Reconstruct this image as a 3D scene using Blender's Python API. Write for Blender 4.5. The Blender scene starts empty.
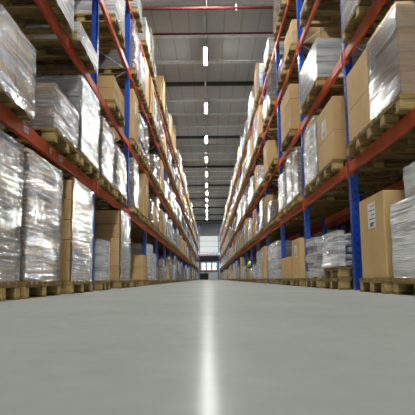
import bpy, bmesh, math, random
from mathutils import Vector, Matrix, noise
random.seed(11)
sc = bpy.context.scene
COL = sc.collection
PI = math.pi

# ------------------------------------------------------------------ camera
F_PX, TILT, ROLL, YAW, CAM_H = 520.4, 0.1362, 0.0099, -0.0018, 0.154
cam_d = bpy.data.cameras.new('camera'); cam = bpy.data.objects.new('camera', cam_d); COL.objects.link(cam)
cam_d.sensor_width = 36; cam_d.lens = F_PX / 415 * 36; cam_d.clip_start = 0.02; cam_d.clip_end = 400
cam.matrix_world = (Matrix.Translation((0, 0, CAM_H)) @ Matrix.Rotation(-YAW, 4, 'Z') @
                    Matrix.Rotation(PI / 2 + TILT, 4, 'X') @ Matrix.Rotation(-ROLL, 4, 'Z'))
sc.camera = cam

# ------------------------------------------------------------------ world, exposure
w = bpy.data.worlds.new('world'); sc.world = w; w.use_nodes = True
w.node_tree.nodes['Background'].inputs[0].default_value = (0.75, 0.82, 0.9, 1)
w.node_tree.nodes['Background'].inputs[1].default_value = 0.25
sc.cycles.diffuse_bounces = 2
sc.view_settings.view_transform = 'Standard'
sc.view_settings.look = 'None'
sc.view_settings.exposure = 1.3
sc.view_settings.gamma = 1
sc.view_settings.use_curve_mapping = False
LAMP_STRENGTH = 260.0

# ------------------------------------------------------------------ dimensions
WL, WR, BAY, ZL, ZR = 1.638, 1.735, 3.091, 7.4265, 6.287
BEAM = [1.483, 2.9125, 4.479, 5.944]           # beam centre heights
DEPTH = 1.1; END = 92.0; ROOF0, ROOFS = 8.88, 0.019

# ------------------------------------------------------------------ materials
def mat(name):
    m = bpy.data.materials.new(name); m.use_nodes = True
    nt = m.node_tree; b = nt.nodes['Principled BSDF']
    return m, nt, b
def node(nt, t, **kw):
    n = nt.nodes.new(t)
    for k, v in kw.items():
        if k in n.inputs: n.inputs[k].default_value = v
        else: setattr(n, k, v)
    return n
def ramp(nt, fac, stops):
    r = nt.nodes.new('ShaderNodeValToRGB'); nt.links.new(fac, r.inputs[0])
    e = r.color_ramp.elements
    while len(e) < len(stops): e.new(0.5)
    for q, (p, c) in zip(e, stops): q.position = p; q.color = (*c, 1) if len(c) == 3 else c
    return r
def coords(nt, scale=(1, 1, 1), rot=(0, 0, 0), vary=True, loc=None):
    tc = nt.nodes.new('ShaderNodeTexCoord'); mp = nt.nodes.new('ShaderNodeMapping')
    mp.inputs['Scale'].default_value = scale; mp.inputs['Rotation'].default_value = rot
    src = tc.outputs['Object']
    if vary:
        oi = nt.nodes.new('ShaderNodeObjectInfo'); mu = node(nt, 'ShaderNodeMath', operation='MULTIPLY'); mu.inputs[1].default_value = 37.0
        nt.links.new(oi.outputs['Random'], mu.inputs[0])
        ad = node(nt, 'ShaderNodeVectorMath', operation='ADD'); nt.links.new(src, ad.inputs[0]); nt.links.new(mu.outputs[0], ad.inputs[1]); src = ad.outputs[0]
    nt.links.new(src, mp.inputs[0])
    return mp.outputs[0]
def plain(name, col, rough=0.5, metal=0.0, noise_amt=0.12, scale=6.0, emit=None, stretch=(1, 1, 1)):
    m, nt, b = mat(name)
    n = node(nt, 'ShaderNodeTexNoise', Scale=scale, Detail=4.0); nt.links.new(coords(nt, stretch), n.inputs['Vector'])
    lo = tuple(c * (1 - noise_amt) for c in col); hi = tuple(min(1, c * (1 + noise_amt)) for c in col)
    r = ramp(nt, n.outputs[0], [(0.3, lo), (0.7, hi)]); nt.links.new(r.outputs[0], b.inputs['Base Color'])
    b.inputs['Roughness'].default_value = rough; b.inputs['Metallic'].default_value = metal
    if emit:
        b.inputs['Emission Color'].default_value = (*emit[0], 1); b.inputs['Emission Strength'].default_value = emit[1]
    return m

def cardboard(name, a, bcol):
    m, nt, b = mat(name)
    oi = nt.nodes.new('ShaderNodeObjectInfo')
    r = ramp(nt, oi.outputs['Random'], [(0.0, a), (1.0, bcol)])
    n = node(nt, 'ShaderNodeTexNoise', Scale=3.0, Detail=6.0); nt.links.new(coords(nt), n.inputs['Vector'])
    mx = node(nt, 'ShaderNodeMixRGB', blend_type='MULTIPLY'); mx.inputs[0].default_value = 1
    rr = ramp(nt, n.outputs[0], [(0.3, (0.86, 0.86, 0.86)), (0.7, (1, 1, 1))])
    nt.links.new(r.outputs[0], mx.inputs[1]); nt.links.new(rr.outputs[0], mx.inputs[2]); nt.links.new(mx.outputs[0], b.inputs['Base Color'])
    b.inputs['Roughness'].default_value = 0.7; b.inputs['Specular IOR Level'].default_value = 0.15
    return m
M = {}
M['card'] = cardboard('cardboard', (0.66, 0.43, 0.205), (0.52, 0.33, 0.15))
M['card_box'] = cardboard('cardboard_tan', (0.70, 0.46, 0.215), (0.64, 0.415, 0.19))
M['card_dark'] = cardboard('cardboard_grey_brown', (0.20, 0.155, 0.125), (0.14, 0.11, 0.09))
M['tape'] = plain('packing_tape', (0.42, 0.27, 0.15), 0.25)
M['seam'] = plain('carton_gap', (0.09, 0.055, 0.03), 0.8)
M['paper'] = plain('label_paper', (0.78, 0.78, 0.76), 0.5, noise_amt=0.03)
M['ink'] = plain('label_ink', (0.12, 0.12, 0.13), 0.6)
M['orange'] = plain('orange_beam_paint', (0.56, 0.08, 0.014), 0.5, noise_amt=0.12, scale=9)
M['blue'] = plain('blue_upright_paint', (0.004, 0.06, 0.42), 0.32, noise_amt=0.12)
M['steel'] = plain('galvanised_steel', (0.42, 0.43, 0.44), 0.4, 0.6)
M['hole'] = plain('slot_dark', (0.004, 0.035, 0.25), 0.8)
M['lamp_body'] = plain('lamp_housing', (0.6, 0.6, 0.6), 0.4)
M['lamp'] = plain('lamp_diffuser', (0.9, 0.9, 0.9), 0.4, emit=((0.97, 1.0, 0.96), LAMP_STRENGTH))
M['red'] = plain('red_pipe_paint', (0.13, 0.012, 0.016), 0.7)
M['purlin'] = plain('purlin_grey', (0.66, 0.68, 0.69), 0.9)
M['girder'] = plain('girder_dark_grey', (0.045, 0.045, 0.05), 0.8)
M['inner_grey'] = plain('grey_carton', (0.33, 0.30, 0.27), 0.6)
M['sheet'] = plain('grey_profile', (0.45, 0.47, 0.50), 0.35)
M['lime'] = plain('lime_yellow_plastic', (0.55, 0.85, 0.02), 0.4)
M['navy'] = plain('dark_cloth', (0.03, 0.035, 0.06), 0.7)
M['black'] = plain('dark_rubber', (0.02, 0.02, 0.02), 0.7)
M['dock_panel'] = plain('dock_door_panel', (0.75, 0.80, 0.80), 0.4, noise_amt=0.04)
M['back_fill'] = plain('added_back_fill', (0.6, 0.7, 0.75), 0.3, emit=((0.85, 0.93, 1.0), 6.0))  # glow of the added fill light behind the camera
M['day'] = plain('daylit_window', (0.6, 0.7, 0.75), 0.3, emit=((0.75, 0.9, 1.0), 0.9))

def wood(name, a, b_):
    m, nt, b = mat(name)
    n = node(nt, 'ShaderNodeTexNoise', Scale=4.0, Detail=6.0, Roughness=0.65); nt.links.new(coords(nt, (1.2, 9, 9)), n.inputs['Vector'])
    r = ramp(nt, n.outputs[0], [(0.3, a), (0.7, b_)]); nt.links.new(r.outputs[0], b.inputs['Base Color'])
    b.inputs['Roughness'].default_value = 0.75; b.inputs['Specular IOR Level'].default_value = 0.12
    return m
M['wood'] = wood('pallet_wood_shaded', (0.13, 0.085, 0.032), (0.42, 0.29, 0.12))  # boards darker than the blocks: shade under the pallets put into the colour
M['block'] = wood('pallet_block_wood', (0.30, 0.20, 0.075), (0.60, 0.43, 0.19))

def film(name, base, a_lo, a_hi, bump=0.8, tilt=0.3, rough=0.13, gloss=1.0):
    """stretch film: clear glossy skin with long taut wrinkles; folded parts are milkier"""
    m, nt, b = mat(name); nt.nodes.remove(b)
    n1 = node(nt, 'ShaderNodeTexNoise', Scale=1.0, Detail=3.0, Roughness=0.55); nt.links.new(coords(nt, (.45, .45, 13), (tilt, 0, 0)), n1.inputs['Vector'])
    n2 = node(nt, 'ShaderNodeTexNoise', Scale=1.0, Detail=4.0, Roughness=0.6); nt.links.new(coords(nt, (.8, .8, 26), (-tilt * 1.3, 0, 0)), n2.inputs['Vector'])
    n3 = node(nt, 'ShaderNodeTexNoise', Scale=1.0, Detail=5.0, Roughness=0.65); nt.links.new(coords(nt, (1.3, 1.3, 10), (tilt * .7, 0, 0)), n3.inputs['Vector'])
    def ridge(src):      # sharp creases where the noise crosses its middle
        a_ = node(nt, 'ShaderNodeMath', operation='SUBTRACT'); nt.links.new(src, a_.inputs[0]); a_.inputs[1].default_value = 0.5
        b_ = node(nt, 'ShaderNodeMath', operation='ABSOLUTE'); nt.links.new(a_.outputs[0], b_.inputs[0])
        c_ = node(nt, 'ShaderNodeMath', operation='POWER'); nt.links.new(b_.outputs[0], c_.inputs[0]); c_.inputs[1].default_value = 0.7
        return c_.outputs[0]
    ad = node(nt, 'ShaderNodeMath', operation='MULTIPLY_ADD'); nt.links.new(ridge(n2.outputs[0]), ad.inputs[0]); ad.inputs[1].default_value = 0.6; nt.links.new(ridge(n1.outputs[0]), ad.inputs[2])
    ad2 = node(nt, 'ShaderNodeMath', operation='ADD'); nt.links.new(ad.outputs[0], ad2.inputs[0]); nt.links.new(n3.outputs[0], ad2.inputs[1])
    bp = node(nt, 'ShaderNodeBump', Strength=bump, Distance=0.035); nt.links.new(ad.outputs[0], bp.inputs['Height'])
    mr = node(nt, 'ShaderNodeMapRange'); nt.links.new(ad2.outputs[0], mr.inputs[0])
    mr.inputs[1].default_value = 0.95; mr.inputs[2].default_value = 0.6; mr.inputs[3].default_value = a_lo; mr.inputs[4].default_value = a_hi
    tr = nt.nodes.new('ShaderNodeBsdfTransparent'); df = nt.nodes.new('ShaderNodeBsdfDiffuse'); df.inputs[0].default_value = (*base, 1)
    nt.links.new(bp.outputs[0], df.inputs['Normal'])
    m1 = nt.nodes.new('ShaderNodeMixShader'); nt.links.new(mr.outputs[0], m1.inputs[0]); nt.links.new(tr.outputs[0], m1.inputs[1]); nt.links.new(df.outputs[0], m1.inputs[2])
    gl = nt.nodes.new('ShaderNodeBsdfAnisotropic'); gl.inputs['Roughness'].default_value = rough; gl.inputs[0].default_value = (1, 1, 1, 1); nt.links.new(bp.outputs[0], gl.inputs['Normal'])
    fr = node(nt, 'ShaderNodeFresnel', IOR=1.6); nt.links.new(bp.outputs[0], fr.inputs['Normal'])
    fm = node(nt, 'ShaderNodeMath', operation='MULTIPLY_ADD'); fm.use_clamp = True; nt.links.new(fr.outputs[0], fm.inputs[0]); fm.inputs[1].default_value = gloss; fm.inputs[2].default_value = 0.06
    m2 = nt.nodes.new('ShaderNodeMixShader'); nt.links.new(fm.outputs[0], m2.inputs[0]); nt.links.new(m1.outputs[0], m2.inputs[1]); nt.links.new(gl.outputs[0], m2.inputs[2])
    nt.links.new(m2.outputs[0], nt.nodes['Material Output'].inputs[0])
    return m
M['film'] = film('stretch_film', (0.29, 0.275, 0.27), 0.25, 0.75, bump=1.0, rough=.075, gloss=.75)
M['film_white'] = film('white_stretch_film', (0.66, 0.66, 0.67), 0.4, 0.9, rough=.1, gloss=.65, tilt=0.15)
M['film_clear'] = film('clear_stretch_film', (0.7, 0.7, 0.7), 0.02, 0.2, bump=0.7)

FLOOR_GLOSS = 0.06
def floor_mat():
    m, nt, b = mat('polished_concrete')
    n1 = node(nt, 'ShaderNodeTexNoise', Scale=0.9, Detail=8.0, Roughness=0.6); nt.links.new(coords(nt, vary=False), n1.inputs['Vector'])
    n2 = node(nt, 'ShaderNodeTexNoise', Scale=14.0, Detail=5.0); nt.links.new(coords(nt, vary=False), n2.inputs['Vector'])
    a = ramp(nt, n1.outputs[0], [(0.3, (0.245, 0.25, 0.235)), (0.7, (0.30, 0.305, 0.285))])
    c = ramp(nt, n2.outputs[0], [(0.3, (0.93, 0.93, 0.93)), (0.7, (1, 1, 1))])
    mx = node(nt, 'ShaderNodeMixRGB', blend_type='MULTIPLY'); mx.inputs[0].default_value = 1
    nt.links.new(a.outputs[0], mx.inputs[1]); nt.links.new(c.outputs[0], mx.inputs[2]); nt.links.new(mx.outputs[0], b.inputs['Base Color'])
    rr = node(nt, 'ShaderNodeMapRange'); nt.links.new(n1.outputs[0], rr.inputs[0])
    rr.inputs[1].default_value = 0.3; rr.inputs[2].default_value = 0.7; rr.inputs[3].default_value = 0.20; rr.inputs[4].default_value = 0.23
    nt.links.new(rr.outputs[0], b.inputs['Roughness'])
    b.inputs['Specular IOR Level'].default_value = 0.0
    gl = nt.nodes.new('ShaderNodeBsdfAnisotropic'); gl.inputs[0].default_value = (1, 1, 1, 1); nt.links.new(rr.outputs[0], gl.inputs['Roughness'])
    mxs = nt.nodes.new('ShaderNodeMixShader'); mxs.inputs[0].default_value = FLOOR_GLOSS
    nt.links.new(b.outputs[0], mxs.inputs[1]); nt.links.new(gl.outputs[0], mxs.inputs[2]); nt.links.new(mxs.outputs[0], nt.nodes['Material Output'].inputs[0])
    return m
M['floor'] = floor_mat()
def deck_mat():
    m, nt, b = mat('roof_deck')
    wv = node(nt, 'ShaderNodeTexWave', Scale=0.5, Distortion=0.0); wv.bands_direction = 'X'
    nt.links.new(coords(nt, vary=False), wv.inputs['Vector'])
    r = ramp(nt, wv.outputs['Fac'], [(0.0, (0.40, 0.41, 0.41)), (0.04, (0.50, 0.515, 0.525))]); nt.links.new(r.outputs[0], b.inputs['Base Color'])
    b.inputs['Roughness'].default_value = 0.85; b.inputs['Specular IOR Level'].default_value = 0.1
    return m
M['deck'] = deck_mat()
M['wall'] = plain('wall_panel', (0.55, 0.57, 0.56), 0.7)
M['wall_light'] = plain('daylit_translucent_panel', (0.72, 0.76, 0.75), 0.5, noise_amt=0.04, emit=((0.9, 0.97, 0.95), .22))
M['wall_dark'] = plain('side_wall_paint', (0.10, 0.10, 0.10), 0.8)

# ------------------------------------------------------------------ mesh helpers
class MB:
    def __init__(s): s.bm = bmesh.new()
    def box(s, x0, x1, y0, y1, z0, z1, bev=0.0, rot=None):
        r = bmesh.ops.create_cube(s.bm, size=1)['verts']
        c = Vector(((x0 + x1) / 2, (y0 + y1) / 2, (z0 + z1) / 2)); d = (x1 - x0, y1 - y0, z1 - z0)
        for v in r:
            p = Vector((v.co.x * d[0], v.co.y * d[1], v.co.z * d[2]))
            if rot: p = rot @ p
            v.co = p + c
        if bev:
            es = list({e for v in r for e in v.link_edges})
            bmesh.ops.bevel(s.bm, geom=es, offset=bev, segments=1, affect='EDGES')
        return s
    def tube(s, a, b, r, n=10):
        a, b = Vector(a), Vector(b); d = b - a
        q = Vector((0, 0, 1)).rotation_difference(d).to_matrix().to_4x4()
        bmesh.ops.create_cone(s.bm, cap_ends=True, segments=n, radius1=r, radius2=r, depth=d.length, matrix=Matrix.Translation((a + b) / 2) @ q)
        return s
    def mesh(s, name, m, smooth=False):
        me = bpy.data.meshes.new(name); s.bm.to_mesh(me); s.bm.free(); me.materials.append(m)
        if smooth:
            for p in me.polygons: p.use_smooth = True
        return me
    def build(s, name, m, parent=None, smooth=False):
        return link(name, s.mesh(name, m, smooth), parent)
def link(name, me, parent=None, loc=(0, 0, 0)):
    o = bpy.data.objects.new(name, me); COL.objects.link(o); o.parent = parent; o.location = loc
    return o
def tag(o, label, cat, group=None, kind=None):
    o['label'] = label; o['category'] = cat
    if group: o['group'] = group
    if kind: o['kind'] = kind
    return o
def empty(name, loc=(0, 0, 0)):
    o = bpy.data.objects.new(name, None); o.empty_display_size = 0.1; o.location = loc; COL.objects.link(o); return o
def struct(name, mb, m, smooth=False):
    o = mb.build(name, m, None, smooth); o['kind'] = 'structure'; return o
def copy_tree(o, parent=None):
    c = o.copy(); COL.objects.link(c); c.parent = parent
    for ch in o.children: copy_tree(ch, c)
    return c

ORD = 'first second third fourth fifth sixth seventh eighth ninth tenth eleventh twelfth thirteenth fourteenth fifteenth sixteenth seventeenth eighteenth nineteenth twentieth twenty-first twenty-second twenty-third twenty-fourth twenty-fifth twenty-sixth twenty-seventh twenty-eighth twenty-ninth thirtieth'.split()
LEVEL = ['floor level', 'first beam level', 'second beam level', 'third beam level', 'top level']

# ------------------------------------------------------------------ building shell
Y0, Y1 = -30.0, 96.0
struct('floor', MB().box(-16, 16, Y0, Y1, -0.3, 0), M['floor'])
def roof(y): return ROOF0 + ROOFS * y
mb = MB(); bm = mb.bm
vs = [bm.verts.new(p) for p in [(-16, Y0, roof(Y0)), (16, Y0, roof(Y0)), (16, Y1, roof(Y1)), (-16, Y1, roof(Y1)),
                                (-16, Y0, roof(Y0) + .2), (16, Y0, roof(Y0) + .2), (16, Y1, roof(Y1) + .2), (-16, Y1, roof(Y1) + .2)]]
for f in [(0, 1, 2, 3), (7, 6, 5, 4), (0, 4, 5, 1), (1, 5, 6, 2), (2, 6, 7, 3), (3, 7, 4, 0)]: bm.faces.new([vs[i] for i in f])
struct('ceiling', mb, M['deck'])
struct('wall_left', MB().box(-16.2, -16, Y0, Y1, 0, 10.8), M['wall_dark'])
struct('wall_right', MB().box(16, 16.2, Y0, Y1, 0, 10.8), M['wall_dark'])
struct('wall_back', MB().box(-16, 16, Y0 - .2, Y0, 0, 9), M['wall'])
fill_panel = struct('window_9', MB().box(-5, 5, Y0 + .001, Y0 + .05, .6, 4.6), M['steel'])  # unseen light source added behind the camera to brighten faces turned towards it
for i in range(4): MB().box(-4.8 + i * 2.45, -2.55 + i * 2.45, Y0 + .05, Y0 + .07, .8, 4.4).build('pane', M['back_fill'], fill_panel)  # glowing panes of the added fill light
struct('wall_far', MB().box(-16, 16, Y1, Y1 + .3, 0, 10.8), M['wall'])
mb = MB()
for k in range(3): mb.box(-2.6, 2.6, Y1 - 0.14, Y1, 5.05 + k * 1.0, 5.95 + k * 1.0, 0.02)
struct('window_8', mb, M['wall_light'])
n = 0
y = -19.0
TRIM = 60
while y < 94:
    n += 1
    big = (n % 4 == 2)
    if big: struct('trim_%d' % (TRIM + n), MB().box(-15.9, 15.9, y - .10, y + .10, roof(y) - .15, roof(y) - .003), M['girder'])
    else: struct('trim_%d' % (TRIM + n), MB().box(-15.9, 15.9, y - .14, y + .14, roof(y) - .05, roof(y) - .003), M['purlin'])
    y += 2.5

# sprinkler pipes across the aisle
def pipe(y, z, label, r=.045):
    t = empty('sprinkler_pipe', (0, y, z)); tag(t, label, 'pipe', 'red sprinkler pipes under the roof')
    MB().tube((-15.5, 0, 0), (15.5, 0, 0), r).build('pipe', M['red'], t, True)
    for x in (-9.2, -6.1, -3.0, .9, 4.0, 7.0): 
        MB().tube((x, 0, -.1), (x, 0, .12), .025, 8).build('sprinkler_head', M['steel'], t)
        h = roof(y) - z
    for x in (-6, 0, 6): MB().tube((x, 0, r), (x, 0, roof(y) - z), .012, 6).build('hanger', M['steel'], t)
pipe(14.75, 8.25, 'red sprinkler pipe nearest the camera under the roof')
pipe(17.15, 8.62, 'thin red sprinkler pipe just before the nearest ceiling light', .035)
pipe(86.0, 9.25, 'red pipe crossing the aisle in front of far wall')

# ------------------------------------------------------------------ strip lights down the aisle
t0 = empty('strip_light')
MB().box(-.07, .07, -.84, .84, -.042, .05, .008).build('housing', M['lamp_body'], t0)
MB().box(-.052, .052, -.80, .80, -.050, -.030, .005).build('diffuser', M['lamp'], t0)
MB().tube((0, -.6, .05), (0, -.6, .17), .008, 6).build('hanger', M['steel'], t0); MB().tube((0, .6, .05), (0, .6, .17), .008, 6).build('hanger', M['steel'], t0)
ys = [-24.0, -17.7, -11.4, -5.1, 1.1, 7.3, 13.5, 19.73, 26.5, 33.2, 39.6, 45.9, 51.9, 57.6, 63.3, 69.3, 75.3, 81.3, 87.6]
for i, y in enumerate(ys):
    o = t0 if i == 0 else copy_tree(t0)
    o.location = (-.003 * y, y, roof(y) - .28)
    k = i - 7
    lab = ('ceiling strip light above the aisle behind the picture edge, number ' + ORD[i]) if k < 0 else \
          ('largest and nearest glowing ceiling strip light over the aisle' if k == 0 else
           'small glowing ceiling strip light at the far end of the row' if k == 11 else
           'glowing ceiling strip light, %s in the row counted from the nearest' % ORD[k])
    tag(o, lab, 'ceiling light', 'strip lights in a row above the aisle')
tr = MB(); 
a, b = Vector((.06, -26, roof(-26) - .17)), Vector((-.28, 92, roof(92) - .17))
d = (b - a); L = d.length; rot = Vector((0, 1, 0)).rotation_difference(d.normalized()).to_matrix()
tr.box(0 - .04, .04, -L / 2, L / 2, -.02, .02)
for v in tr.bm.verts: v.co = rot @ v.co + (a + b) / 2
tag(tr.build('lighting_track', M['steel']), 'thin grey track running along the roof above the strip lights', 'track')

# ------------------------------------------------------------------ racks
def rack_bay_proto(first_detail=True, BAY=BAY):
    """origin at front face of the near upright, on the floor; +X into the rack, +Y along the aisle"""
    t = empty('pallet_rack_bay')
    H = 6.55
    for x in (0, DEPTH - .09):
        mb = MB()
        # open C shaped upright
        mb.box(x, x + .02, -.05, .05, 0, H).box(x, x + .09, -.05, -.035, 0, H).box(x, x + .09, .035, .05, 0, H)
        p = mb.build('post', M['blue'], t)
        mb = MB()
        for k in range(60):
            z = .12 + k * .105
            for yy in (-.022, .022):
                mb.box(x - .0015, x + .002, yy - .005, yy + .005, z, z + .022)
            if x == 0: mb.box(x + .035, x + .06, -.0515, -.049, z, z + .03)
        if first_detail: mb.build('slot_row', M['hole'], p)
        else: mb.bm.free()
        MB().box(x - .02, x + .11, -.07, .07, 0, .01).build('foot_plate', M['steel'], t)
    mb = MB(); z = 1.75; s = 0
    while z < H - .8:
        xa, xb = (.06, DEPTH - .06) if s % 2 == 0 else (DEPTH - .06, .06)
        mb.tube((xa, 0, z), (xb, 0, z + .7), 0.012, 6); z += .7; s += 1
    mb.tube((.06, 0, 1.75), (DEPTH - .06, 0, 1.75), .012, 6).tube((.06, 0, H - .2), (DEPTH - .06, 0, H - .2), .012, 6)
    mb.build('bracing', M['steel'], t)
    for h in BEAM:
        for front in (1, 0):
            x = -.012 if front else DEPTH - .04
            mb = MB(); mb.box(x, x + .05, .05, BAY - .05, h - .065, h + .065, .006)
            bo = mb.build('beam', M['orange'], t)
            for yy in (.0505, BAY - .0505):
                s = 1 if yy < 1 else -1
                MB().box(x - .006, x + .052, min(yy, yy + s * .045) , max(yy, yy + s * .045), h - .11, h + .10, .004).build('beam_connector', M['orange'], bo)
    return t
protoA = rack_bay_proto(True); protoB = rack_bay_proto(False); protoL = rack_bay_proto(True, 3.9)
usedA = usedB = False
NB = 25
def place_bay(side, k, y0, x, detail, lab, grp, cat='rack'):
    global usedA, usedB
    if side < 0 and k == 0 and x == WL: o = protoL
    elif detail: o = protoA if not usedA else copy_tree(protoA); usedA = True
    else: o = protoB if not usedB else copy_tree(protoB); usedB = True
    o.location = (x * side, y0, 0); o.rotation_euler = (0, 0, 0)
    if side < 0:   # rotate 180 about Z so that +X points outwards; origin moves to the far end of the bay
        o.rotation_euler = (0, 0, PI); o.location = (-x, y0 + BAY, 0)
    tag(o, lab, cat, grp)
for side, Z0, W, nm in ((-1, ZL, WL, 'left'), (1, ZR, WR, 'right')):
    for k in range(0 if side < 0 else -1, NB):
        y0 = Z0 + (k) * BAY
        # bay k spans y0..y0+BAY ; the right rack's post stands at y0, the left rack's (turned) at y0+BAY
        num = k if side < 0 else k + 1
        lab = ('%s pallet rack bay with blue uprights and orange beams, %s from the camera' % (nm, ORD[max(0, num)])) 
        if side < 0:
            y0 -= BAY           # left bay k ends at the post ZL + k*BAY
            if k < 0: y0 -= 3.9 - BAY
        place_bay(side, k, y0, W, k < 5, lab, 'bays of the %s pallet rack' % nm)
    for k in range(-1, 6):
        y0 = Z0 + k * BAY
        place_bay(side, k, y0, W + DEPTH + .25, False, 'rack bay of the row behind the %s rack, %s from camera' % (nm, ORD[k + 1]), 'bays of the row behind the %s rack' % nm)

# ------------------------------------------------------------------ pallets
PAL = {}
def pallet_parts(wd, dp=1.2):
    """origin: front (aisle) bottom edge centre ; +X into the rack"""
    out = []
    h = wd / 2
    mb = MB()
    nb = max(5, int(round(wd / .16)))
    for i in range(nb):
        c = -h + .06 + i * (wd - .12) / (nb - 1)
        ww = .06 if i % 2 == 0 else .045
        mb.box(0, dp, c - ww, c + ww, .122, .144)
    out.append(('top_deck', mb, 'wood'))
    for x in (.0, dp / 2 - .07, dp - .145): out.append(('stringer_board', MB().box(x + .002, x + .143, -h, h, .100, .1215), 'wood'))
    nbk = 3 if wd < 1.5 else 5
    cs = [-h + .06 + i * (wd - .12) / (nbk - 1) for i in range(nbk)]
    for c in cs:
        for x in (.0, dp / 2 - .07, dp - .145):
            ww = .05
            out.append(('block', MB().box(x + .004, x + .14, c - ww, c + ww, .022, .0995, .003), 'block'))
    for c in cs:
        out.append(('bottom_board', MB().box(0, dp, c - .055, c + .055, 0, .0215), 'wood'))
    return out
def pallet(wd, detail):
    key = (wd, detail)
    if key in PAL: return copy_tree(PAL[key])
    if detail:
        t = empty('wooden_pallet')
        for n_, mb, m in pallet_parts(wd): mb.build(n_, M[m], t)
    else:
        bm = bmesh.new()
        for n_, mb, m in pallet_parts(wd):
            me = mb.mesh('tmp', M[m]); bm.from_mesh(me); bpy.data.meshes.remove(me)
        me = bpy.data.meshes.new('wooden_pallet'); bm.to_mesh(me); bm.free(); me.materials.append(M['wood'])
        t = link('wooden_pallet', me)
    PAL[key] = t
    return t

# ------------------------------------------------------------------ loads
def skin_box(dx, dy, dz, amp, seed, seg=0.09, bands=True, taper=0.0, rnd=.02, bulge=0.0):
    """gridded box (open bottom not needed) displaced by noise; origin at front-bottom centre, +X into rack"""
    bm = bmesh.new()
    bmesh.ops.create_cube(bm, size=1)
    for v in bm.verts: v.co = Vector(((v.co.x + .5) * dx, v.co.y * dy, (v.co.z + .5) * dz))
    def cut(axis, length):
        n = max(1, int(length / seg))
        for i in range(1, n):
            co = Vector((0, -dy / 2, 0)); no = Vector((0, 0, 0)); co[axis] += length * i / n; no[axis] = 1
            bmesh.ops.bisect_plane(bm, geom=bm.verts[:] + bm.edges[:] + bm.faces[:], plane_co=co, plane_no=no)
    cut(0, dx); cut(1, dy); cut(2, dz)
    bmesh.ops.delete(bm, geom=[f for f in bm.faces if max(v.co.z for v in f.verts) < 1e-4], context='FACES')
    bm.normal_update()
    off = Vector((seed * 7.1, seed * 3.3, seed * 1.7))
    sx = 1.3 if bands else 5.0
    for v in bm.verts:
        p = v.co.copy()
        ps = Vector((p.x * sx, p.y * sx, p.z * 6)); q = noise.noise_vector(ps + off) * amp + noise.noise_vector(ps * 2.3 + off) * amp * .5
        if bands: q += Vector((p.x - dx / 2, p.y, 0)).normalized() * (math.sin(p.z * 21 + seed) * amp * .35)
        if bulge:
            s = math.sin(min(1, max(0, p.z / dz)) * PI) * bulge
            q += Vector((p.x - dx / 2, p.y, 0)) * s
        v.co = p + q
        v.co.z = max(0.0, v.co.z)
        if taper: 
            k = 1 - taper * (p.z / dz)
            v.co.y *= k
    return bm
def mk(name, bm, m, parent=None, smooth=True):
    me = bpy.data.meshes.new(name); bm.to_mesh(me); bm.free(); me.materials.append(m)
    if smooth:
        for p in me.polygons: p.use_smooth = True
        try: me.set_sharp_from_angle(angle=math.radians(50))
        except Exception: pass
    return link(name, me, parent)
def cartons_grid(dx, dy, dz, nx, ny, nz, jitter, rs, gap=.006):
    for k in range(nz):
        for i in range(nx):
            for j in range(ny):
                x0 = dx * i / nx + gap; x1 = dx * (i + 1) / nx - gap; y0 = -dy / 2 + dy * j / ny + gap; y1 = -dy / 2 + dy * (j + 1) / ny - gap
                jj = rs.uniform(-jitter, jitter)
                yield x0 + max(0, jj), x1, y0 + jj * .4, y1 + jj * .4, dz * k / nz + .002, dz * (k + 1) / nz - .002
def big_box(t, dx, dy, dz, m='card_box', tape=True, label=None, rs=random, name='box_body'):
    b = MB().box(0.005, dx, -dy / 2, dy / 2, 0, dz, .008).build(name, M[m], t)
    if tape:
        MB().box(0.004, dx - .001, -.028, .028, dz - .0005, dz + .0015).build('tape_strip', M['tape'], t)
        for yy in (-dy / 2 - .0012, dy / 2 - .0005): MB().box(dx / 2 - .03, dx / 2 + .03, yy, yy + .0017, dz - .12, dz - .006).build('tape_strip', M['tape'], t)
    if label:
        y, z, a, c = label
        l = MB().box(-.0005 + .003, .0052, y, y + a, z, z + c).build('shipping_label', M['paper'], t)
        mb = MB()
        for q in range(5):
            zz = z + c - .03 - q * c / 6
            mb.box(.0018, .0027, y + .015, y + a * (.85 if q % 2 else .55), zz - .010, zz)
        for q in range(9): mb.box(.0018, .0027, y + a * .25 + q * a * .06, y + a * .25 + q * a * .06 + a * .025 * (1 + q % 2), z + .015, z + .06)
        mb.build('printed_marks', M['ink'], l)
    return b
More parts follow.
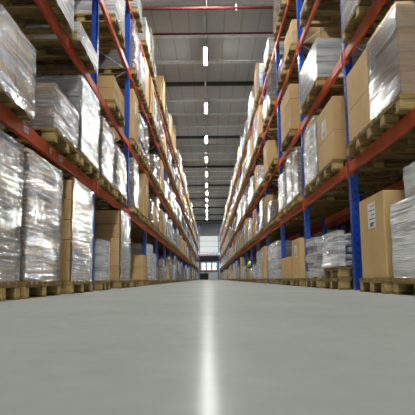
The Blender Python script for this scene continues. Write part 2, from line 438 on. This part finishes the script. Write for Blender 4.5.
def make_load(kind, dx, dy, dz, seed, near, drape=0, openside=False):
    """kinds: film, white, box, stack, clearbox, dark, sacks"""
    rs = random.Random(seed)
    if kind in ('film', 'white', 'dark'):
        t = empty('wrapped_load')
        nz = max(2, int(round(dz / .26))); ny = 2 if dy > .7 else 1
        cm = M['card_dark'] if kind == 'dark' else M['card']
        if kind == 'white': cm = M['inner_grey']
        e = .02
        if near:
            for c in cartons_grid(dx - 2 * e, dy - 2 * e, dz - e, 2, ny, nz, .008, rs):
                MB().box(c[0] + e, c[1] + e, c[2], c[3], c[4], c[5], .006).build('carton', cm, t)
        else:
            mb = MB()
            for c in cartons_grid(dx - 2 * e, dy - 2 * e, dz - e, 1, ny, nz, .01, rs): mb.box(c[0] + e, c[1] + e, c[2], c[3], c[4], c[5])
            mb.build('carton_stack', cm, t)
        sk = skin_box(dx, dy, dz + drape, .007 if near else .015, seed, .07 if near else .16)
        if drape: bmesh.ops.translate(sk, verts=sk.verts, vec=(0, 0, -drape))
        if openside:
            bmesh.ops.delete(sk, geom=[f for f in sk.faces if abs(f.normal.y) > .6 and f.calc_center_median().x > .03], context='FACES')
        mk('stretch_film', sk, M['film_white'] if kind == 'white' else M['film_clear'] if kind == 'dark' else M['film'], t)
        return t
    if kind == 'sacks':
        t = empty('sack_stack')
        nz = max(2, int(round(dz / .15)))
        for k in range(nz):
            sh = rs.uniform(-.04, .03)
            for j in range(2):
                bm = skin_box(dx * .95, dy * .5, dz / nz * 1.04, .022, seed + k * 3 + j, .1, False, 0, bulge=.08)
                bmesh.ops.translate(bm, verts=bm.verts, vec=(sh + .02, (-.25 + .5 * j) * dy + rs.uniform(-.02, .02), dz * k / nz))
                mk('sack', bm, M['film_white'], t)
        return t
    if kind in ('box', 'clearbox'):
        t = empty('cardboard_box')
        big_box(t, dx, dy, dz, 'card_box', True, (-dy * .1, dz * .55, min(.22, dy * .25), min(.28, dz * .3)) if rs.random() < .6 else None, rs)
        return t
    if kind == 'stack':
        t = empty('carton_stack')
        nz = max(2, int(round(dz / .3)))
        if near:
            for c in cartons_grid(dx, dy, dz, 2, 2, nz, .015, rs): MB().box(*c, .006).build('carton', M['card'], t)
        else:
            mb = MB()
            for c in cartons_grid(dx, dy, dz, 1, 2, nz, .02, rs): mb.box(*c)
            mb.build('cartons', M['card'], t)
        return t

CAT = {'wrapped_load': ('pallet load', 'film-wrapped pallet loads in the %s rack'), 'cardboard_box': ('box', 'big cardboard boxes in the %s rack'),
       'carton_stack': ('carton stack', 'unwrapped carton stacks in the %s rack'), 'sack_stack': ('sack stack', 'stacks of plastic sacks in the %s rack')}
DESC = {'film': 'film-wrapped silvery carton load', 'white': 'white film-wrapped load', 'dark': 'dark brown clear-wrapped carton load', 'box': 'single brown cardboard box',
        'clearbox': 'brown cardboard box', 'stack': 'unwrapped brown carton stack', 'sacks': 'white plastic sack stack'}
OVER = .09       # pallets stand this far proud of the beams
COUNT = {}
FARMESH = {}
PROTO = {}
def put(o, side, W, y, z, over=OVER):
    o.location = (side * (W - over), y, z)
    o.rotation_euler = (0, 0, PI if side < 0 else 0)
def where(side, lv, bay, slot, n):
    s = 'left' if side < 0 else 'right'
    sl = {1: ['only slot'], 2: ['near slot', 'far slot'], 3: ['near slot', 'middle slot', 'far slot']}[n][slot] if n <= 3 else ORD[slot] + ' slot'
    return '%s rack, %s, %s bay, %s' % (s, LEVEL[lv], ORD[max(0, bay if side < 0 else bay + 1)], sl)
def base_z(lv): return 0.0 if lv == 0 else BEAM[lv - 1] + .065
def add_to_far(tree_root, key):
    """freeze a small tree into the mass mesh of the farthest bays"""
    todo = [tree_root] + list(tree_root.children_recursive)
    for o in todo:
        if o.type == 'MESH':
            mname = o.data.materials[0].name
            bmx = FARMESH.setdefault((key, mname), bmesh.new())
            me = o.data.copy(); me.transform(tree_root.matrix_basis); bmx.from_mesh(me); bpy.data.meshes.remove(me)
    for o in reversed(todo): bpy.data.objects.remove(o)
def slot(side, lv, bay, sl, n, y0, y1, kind, dz, near=False, label=None, dxl=1.16, W=None, over=OVER, pal=True, plabel=None, behind=False, lw=None, inset=.0):
    """one pallet with its load between y0 and y1"""
    if W is None: W = WL if side < 0 else WR
    yc = (y0 + y1) / 2; wd = y1 - y0
    z = base_z(lv)
    sn = 'left' if side < 0 else 'right'
    wtxt = where(side, lv, bay, sl, n)
    rnd = random.uniform(-.02, .02)
    if behind: wtxt = 'back row behind ' + wtxt
    if pal:
        pw = min([.8, 1.0, 1.2, 1.76], key=lambda q: abs(q - wd)) if not near or wd > 1.5 else round(wd, 2)
        c = COUNT.get('pal', 0)
        if c < 296:
            o = pallet(pw, near or (bay < 3 and not behind)); put(o, side, W, yc, z, over + rnd); COUNT['pal'] = c + 1
            tag(o, plabel or ('wooden pallet, ' + wtxt), 'pallet', 'wooden pallets in the %s rack' % sn)
        else:
            key = (pw, False); made = key in PAL
            o = pallet(pw, False)
            if not made: o = copy_tree(o); PAL[key].location = (0, 0, -50)
            put(o, side, W, yc, z, over + rnd); add_to_far(o, 'pallets')
    if kind is None: return
    if near: o = make_load(kind, dxl, lw or wd * .97, dz, ((side + 2) * 31 + lv * 17 + bay * 7 + sl * 3) % 97, True, .135 if (side, lv, bay, sl) in DRAPE else 0, (side, lv, bay, sl) in OPEN)
    else:
        v = random.randrange(4); key = (kind, v)
        if key not in PROTO: PROTO[key] = make_load(kind, 1.0, .8, [.6, .8, 1.0, 1.15][v], v * 5 + 3, False); PROTO[key]['kh'] = [.6, .8, 1.0, 1.15][v]; o = PROTO[key]
        else: o = copy_tree(PROTO[key])
        o.scale = (1.14, wd * .96 / .8, dz / PROTO[key]['kh'])
    name = o.name.split('.')[0]
    put(o, side, W, yc, z + .1445, over + rnd + (.025 if near and (side, lv, bay, sl) in DRAPE else -.015) - inset)
    c = COUNT.get(name, 0); COUNT[name] = c + 1
    cat, g = CAT[name]
    if c < 296:
        tag(o, label or (DESC[kind] + ', ' + wtxt), cat, g % sn)
    else: add_to_far(o if o is not PROTO.get(('x', 0)) else o, 'loads')
    return o

# ---- measured loads of the nearest bays: (level, bay, slot, n, y0, y1, kind, height, label)
LEFT = [
 (0, -1, 1, 2, 3.62, 4.33, 'film', 1.14, 'big film-wrapped load at left picture edge, on the floor-level pallet'),
 (0, 0, 0, 2, 4.42, 5.50, 'film', 1.16, 'tall film-wrapped floor load, second from the left picture edge'),
 (0, 0, 1, 2, 5.86, 6.95, 'film', 1.18, 'tall wrapped floor load just before the first left blue upright'),
 (0, 1, 0, 2, 7.55, 8.24, 'white', .60, 'low white wrapped load just beyond the first left blue upright'),
 (0, 1, 1, 2, 9.20, 10.40, 'film', 1.27, 'tall half-wrapped brown carton tower in the left rack second bay'),
 (0, 2, 0, 2, 10.75, 11.7, None, 0, None),
 (0, 2, 1, 2, 12.50, 13.50, 'stack', .60, 'waist-high beige carton stack in the left rack third bay'),
 (1, -1, 1, 2, 3.62, 4.43, 'film', .50, 'silvery wrapped load at the left edge on the first beam'),
 (1, 0, 0, 3, 5.10, 6.12, 'film', .47, 'short grey wrapped load in front of a taller dark one, left rack'),
 (1, 0, 1, 3, 6.20, 7.24, 'dark', 1.0, 'tall dark brown carton load on first left beam before the upright'),
 (1, 1, 0, 3, 7.60, 8.66, 'film', .92, 'bulky silvery load on first left beam just beyond the upright'),
 (1, 1, 1, 3, 8.80, 9.9, 'film', .78, 'silvery load with slanting wrap on first left beam, second bay'),
 (2, 0, 0, 3, 4.60, 5.70, 'white', .9, 'white wrapped load on second left beam near the top edge'),
 (2, 0, 1, 3, 5.85, 6.86, 'white', .10, 'very low white load on second left beam by the blue upright'),
 (2, 1, 0, 2, 8.30, 9.42, 'stack', .42, 'low brown carton stack on second left beam beyond the first upright'),
 (3, 1, 1, 2, 8.40, 9.5, 'white', .95, 'white load on third left beam reaching the top picture edge'),
 (4, 2, 0, 2, 10.8, 11.8, 'white', .5, None),
 (4, 2, 1, 2, 12.45, 13.5, 'white', .62, None),
]
RIGHT = [
 (0, -1, 0, 3, 3.62, 4.72, 'white', .66, 'white film-wrapped load at the right picture edge on the floor pallet'),
 (0, -1, 1, 3, 4.86, 5.68, 'box', .83, None),
 (0, 1, 0, 2, 9.50, 10.42, 'box', .74, 'tall narrow brown box beyond the second right blue upright'),
 (0, 1, 1, 2, 10.70, 12.15, 'box', .45, 'low wide brown box before the third right blue upright'),
 (0, 2, 0, 2, 12.75, 14.9, 'white', .92, 'long white wrapped load beyond the third right blue upright'),
 (0, 3, 0, 3, 15.7, 16.6, 'box', .96, 'brown box on the floor between two white wrapped loads, right rack'),
 (0, 3, 1, 3, 16.9, 18.4, 'white', .92, 'white wrapped floor load in the right rack fourth bay'),
 (1, -1, 1, 2, 4.22, 6.0, 'box', .84, None),
 (1, 0, 0, 3, 6.66, 7.70, 'box', .87, None),
 (1, 0, 1, 3, 7.80, 8.92, 'film', .96, 'silvery film-wrapped load on first right beam, behind the labelled box'),
 (1, 1, 0, 3, 9.50, 10.2, 'film', .9, None),
 (1, 1, 1, 3, 10.35, 11.2, 'film', .95, None),
 (1, 1, 2, 3, 11.35, 12.2, 'white', .8, None),
 (2, -1, 1, 2, 4.7, 6.02, 'white', .8, 'grey-white wrapped load on the second right beam at picture top'),
 (2, 0, 1, 2, 7.42, 8.85, 'white', .62, 'grey wrapped carton stack on second right beam past the first upright'),
 (2, 1, 0, 2, 10.12, 11.5, 'stack', .95, 'tall brown carton stack on second right beam in the second bay'),
 (3, 0, 0, 2, 6.45, 7.45, 'film', .7, None),
 (3, 0, 1, 2, 7.6, 8.7, 'white', .12, None),
 (3, 1, 0, 2, 9.6, 10.6, 'stack', .5, None),
 (3, 1, 1, 2, 10.8, 11.8, 'film', .3, None),
 (4, 2, 1, 2, 13.4, 14.6, 'white', .5, None),
]
taken = set()
OPEN = {(-1, 0, 0, 1), (-1, 0, 1, 1)}
DRAPE = {(-1, 1, -1, 1), (-1, 2, 0, 0), (-1, 2, 0, 1)}
for side, T in ((-1, LEFT), (1, RIGHT)):
    for lv, bay, sl, n, y0, y1, kind, dz, lab in T:
        taken.add((side, lv, bay))
        special = side > 0 and kind == 'box' and (lv, bay) in ((0, -1), (1, -1), (1, 0))
        if special: continue
        slot(side, lv, bay, sl, n, y0, y1, kind, dz, True, lab)

t = make_load('white', 1.0, .72, .26, 41, True); put(t, 1, WR, 4.0, .1445 + .67, .07)
tag(t, 'smaller white wrapped load on top of the load at right picture edge', 'pallet load', 'film-wrapped pallet loads in the right rack')
# three big labelled boxes on the right
def special_box(lv, bay, sl, n, y0, y1, dz, lab, label, seam=False, film_on=False):
    slot(1, lv, bay, sl, n, y0, y1, None, 0, True)
    t = empty('cardboard_box'); dy = (y1 - y0) * (.97 if y1 - y0 < 1.5 else .965)
    big_box(t, 1.14, dy, dz, 'card_box', True, label)
    if seam: MB().box(.0035, 1.141, -dy / 2 - .0012, dy / 2 + .0012, dz * .46, dz * .46 + .006, 0).build('lid_edge', M['tape'], t)
    if film_on:
        mb = skin_box(1.16, dy * .5, dz * 1.01, .004, 5, .06, False)
        bmesh.ops.translate(mb, verts=mb.verts, vec=(-.008, -dy * .26, 0)); mk('stretch_film', mb, M['film_clear'], t)
    put(t, 1, WR, (y0 + y1) / 2, base_z(lv) + .1445, OVER - .01)
    COUNT['cardboard_box'] = COUNT.get('cardboard_box', 0) + 1
    tag(t, lab, 'box', 'big cardboard boxes in the right rack')
special_box(0, -1, 1, 3, 4.88, 5.70, .83, 'tall brown box with white label on floor pallet by the right upright', (-.14, .50, .235, .26))
special_box(1, -1, 1, 2, 4.25, 5.99, .84, 'very wide brown box with pale label on first right beam', (-.22, .50, .16, .24), True, True)
special_box(1, 0, 0, 3, 6.66, 7.68, .86, 'brown box with small white label on first right beam beyond upright', (-.08, .44, .26, .24), True)

# ---- bundle of profiles on a double pallet, right rack floor, first full bay
for z, (a, b_), lb in ((0, (6.65, 7.65), 'lower pallet of two stacked under the grey profile bundle'), (.1445, (6.72, 7.62), 'upper pallet directly under the grey profile bundle'), (0, (8.0, 9.0), 'pallet under the crumpled white bundle by second right upright')):
    o = pallet(round(b_ - a, 2), True); put(o, 1, WR, (a + b_) / 2, z, OVER if z == 0 else OVER - .02); tag(o, lb, 'pallet', 'wooden pallets in the right rack')
t = empty('profile_bundle', (WR - OVER + .03, 7.17, .2895)); tag(t, 'grey profile bundle with crumpled wrapped ends on two stacked pallets', 'bundle')
rs = random.Random(4)
for k in range(5):
    for j in range(4):
        z = k * .088; y = -.42 + j * .21 + rs.uniform(-.012, .012)
        MB().box(.08 + rs.uniform(0, .05), 1.25, y, y + .195, z + .003, z + .080, .02).build('profile', M['sheet'], t)
bm = skin_box(.09, .95, .47, .03, 9, .05, True); bmesh.ops.translate(bm, verts=bm.verts, vec=(-.02, 0, 0)); mk('crumpled_wrap', bm, M['film_white'], t)
t = empty('wrapped_bundle', (WR - OVER + .02, 8.5, .145)); tag(t, 'crumpled white wrapped bundle between profile bundle and second right upright', 'bundle')
for k in range(5):
    bm = skin_box(1.0, .95 - .05 * k, .135, .03, 20 + k, .07, False, bulge=.04)
    bmesh.ops.translate(bm, verts=bm.verts, vec=(.02 * (k % 2), .02 * k, k * .128)); mk('wrapped_layer', bm, M['film_white'], t)

# ---- lime-yellow cap on a carton in the right rack
slot(1, 0, 4, 0, 3, 18.9, 19.9, 'white', .5, False)
slot(1, 0, 4, 1, 3, 20.1, 21.1, 'film', .42, False)
slot(1, 0, 5, 0, 2, 22.2, 23.2, 'stack', .42, False, 'brown carton stack under the lime-yellow bag in right rack')
slot(1, 0, 5, 1, 2, 23.5, 24.4, 'film', .6, False)
t = empty('plastic_bag', (WR - .02, 22.6, .565)); tag(t, 'lime-yellow bulging plastic bag lying on a carton stack, right rack', 'bag')
bm = bmesh.new(); bmesh.ops.create_icosphere(bm, subdivisions=3, radius=1)
for v in bm.verts:
    q = noise.noise_vector(v.co * 2) * .12; v.co = Vector(((v.co.x + q.x) * .2 + .15, (v.co.y + q.y) * .30, max(0, (v.co.z + q.z) * .15 + .19)))
mk('bag_body', bm, M['lime'], t)
bm = bmesh.new(); bmesh.ops.create_icosphere(bm, subdivisions=3, radius=1)
for v in bm.verts:
    q = noise.noise_vector(v.co * 2 + Vector((5, 1, 1))) * .1; v.co = Vector(((v.co.x + q.x) * .18 + .15, (v.co.y + q.y) * .27, max(0, (v.co.z + q.z) * .08 + .075)))
mk('dark_bag_base', bm, M['navy'], t)
taken.update({(1, 0, 0), (1, 0, 1), (1, 0, 2), (1, 0, 3), (1, 0, 4), (1, 0, 5)})

# ---- the rest of the racks, nearest bays first
KW = [('film', 46), ('white', 20), ('box', 12), ('stack', 14), ('sacks', 4), ('dark', 4)]
KINDS = [k for k, n_ in KW for _ in range(n_)]
for bay in range(-1, NB):
    for side, Z0 in ((-1, ZL), (1, ZR)):
        for lv in range(5):
            a = Z0 + bay * BAY; b_ = a + BAY
            if side < 0: pass
            if side < 0: a, b_ = Z0 + (bay - 1) * BAY, Z0 + bay * BAY
            n_ = random.choice([3, 3, 2])
            ws = 2.9 / n_; gap = .06
            for s in range(n_):
                y0 = a + .1 + s * ws + gap; y1 = a + .1 + (s + 1) * ws - gap
                kd = random.choice(KINDS); hh = random.uniform(.5, 1.12)
                if lv == 0: hh = random.uniform(.35, 1.1)
                if lv == 4: hh = random.uniform(.45, 1.25)
                wdt = .82 if n_ == 3 else random.choice([1.0, 1.2])
                yc = (y0 + y1) / 2; y0, y1 = yc - wdt / 2, yc + wdt / 2
                if (side, lv, bay) in taken or (side < 0 and bay < 0): continue
                if random.random() < .05: kd = None
                slot(side, lv, bay, s, n_, y0, y1, kd, hh, False)
# ---- back rows close to the camera
for bay in range(-1, 3):
    for side, Z0 in ((-1, ZL), (1, ZR)):
        for lv in range(5):
            a = Z0 + bay * BAY if side > 0 else Z0 + (bay - 1) * BAY
            for s in range(2):
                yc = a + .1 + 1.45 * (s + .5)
                kd = 'dark'; hh = random.uniform(.8, 1.1)  # dark cartons throughout: the shade behind the front racks is put in by colour
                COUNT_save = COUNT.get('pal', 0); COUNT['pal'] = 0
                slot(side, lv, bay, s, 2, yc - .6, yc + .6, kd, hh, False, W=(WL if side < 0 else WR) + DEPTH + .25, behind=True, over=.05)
                COUNT['pal'] = COUNT_save
for k in list(PAL):
    if PAL[k].location.z < -40: 
        o = PAL[k]
        for c in list(o.children_recursive): bpy.data.objects.remove(c)
        bpy.data.objects.remove(o)
massn = {'pallets': ('distant_pallets', 'distant row of wooden pallets in the farthest rack bays', 'pallets'),
         'loads': ('distant_loads', 'distant pallet loads packed in the farthest rack bays', 'pallet loads')}
for key in ('pallets', 'loads'):
    bmx = bmesh.new(); mats = []
    me = bpy.data.meshes.new(massn[key][0])
    for (k2, mn), b2 in FARMESH.items():
        if k2 != key: continue
        for f in b2.faces: f.material_index = len(mats)
        mats.append(mn); tmp = bpy.data.meshes.new('tmp'); b2.to_mesh(tmp); bmx.from_mesh(tmp); bpy.data.meshes.remove(tmp); b2.free()
    if not mats: continue
    bmx.to_mesh(me); bmx.free()
    for mn in mats: me.materials.append(bpy.data.materials[mn])
    tag(link(massn[key][0], me), massn[key][1], massn[key][2], kind='stuff')
print('COUNTS', COUNT)

# ------------------------------------------------------------------ far end: dock doors and cross beams
for i, (z, r) in enumerate(((1.45, .09), (4.35, .09))):
    o = MB().box(-1.55, 1.62, 88.9, 89.0, z - .12, z + .12, .01).build('cross_beam', M['orange'])
    tag(o, ['low orange beam crossing the far end of the aisle', 'high orange beam crossing the far end of the aisle'][i], 'beam', 'beams crossing the aisle end')
for i, x in enumerate((-1.6, 1.62)):
    o = MB().box(x - .06, x + .06, 88.9, 89.02, 0, 9.3).build('portal_post', M['blue'])
    tag(o, 'blue post at the %s end of the far cross beams' % ['left', 'right'][i], 'post', 'posts of the far portal')
struct('trim_31', MB().box(-2.6, 2.6, Y1 - .2, Y1 - .001, 3.35, 4.3), M['girder'])
struct('door_1', MB().box(-1.7, -.15, Y1 - .12, Y1 - .001, 0, 1.15), M['black'])
struct('door_2', MB().box(-.1, 1.6, Y1 - .16, Y1 - .001, 0, 1.25, .01), M['dock_panel'])
for i in range(3): 
    fr = struct('window_%d' % (i + 1), MB().box(-1.4 + i, -.6 + i, Y1 - .13, Y1 - .001, 1.7, 3.1), M['girder'])
    for r in range(2): MB().box(-1.34 + i, -.66 + i, Y1 - .15, Y1 - .13, 1.76 + r * .68, 2.36 + r * .68).build('pane', M['day'], fr)
wn = struct('window_4', MB().box(-2.6, 2.6, Y1 - .13, Y1 - .001, 4.45, 4.95), M['girder'])
for i in range(9): MB().box(-2.5 + i * .56, -2.0 + i * .56, Y1 - .15, Y1 - .13, 4.5, 4.9).build('pane', M['day'], wn)

# beam location labels on the left first beam
def beam_label(side, y, z, w_, h_, lab, x=None):
    W = WL if side < 0 else WR
    X = side * (W - .012)
    t = MB().box(min(X, X - side * .0015), max(X, X - side * .0015), y - w_ / 2, y + w_ / 2, z - h_ / 2, z + h_ / 2).build('location_label', M['paper'])
    mb = MB(); Xi = X - side * .0018
    for q in range(3): mb.box(min(Xi, Xi - side * .0006), max(Xi, Xi - side * .0006), y - w_ * .35 + q * w_ * .25, y - w_ * .2 + q * w_ * .25, z - h_ * .2, z + h_ * .25)
    mb.build('printed_marks', M['ink'], t)
    tag(t, lab, 'label', 'location labels on the rack beams')
beam_label(-1, 4.52, BEAM[0] + .01, .12, .05, 'small white location label on the first left beam, nearest one')
beam_label(-1, 5.6, BEAM[0], .15, .06, 'white location label on the first left beam, middle of the bay')
beam_label(-1, 5.25, BEAM[0], .05, .06, 'tiny white sticker beside the label on first left beam')
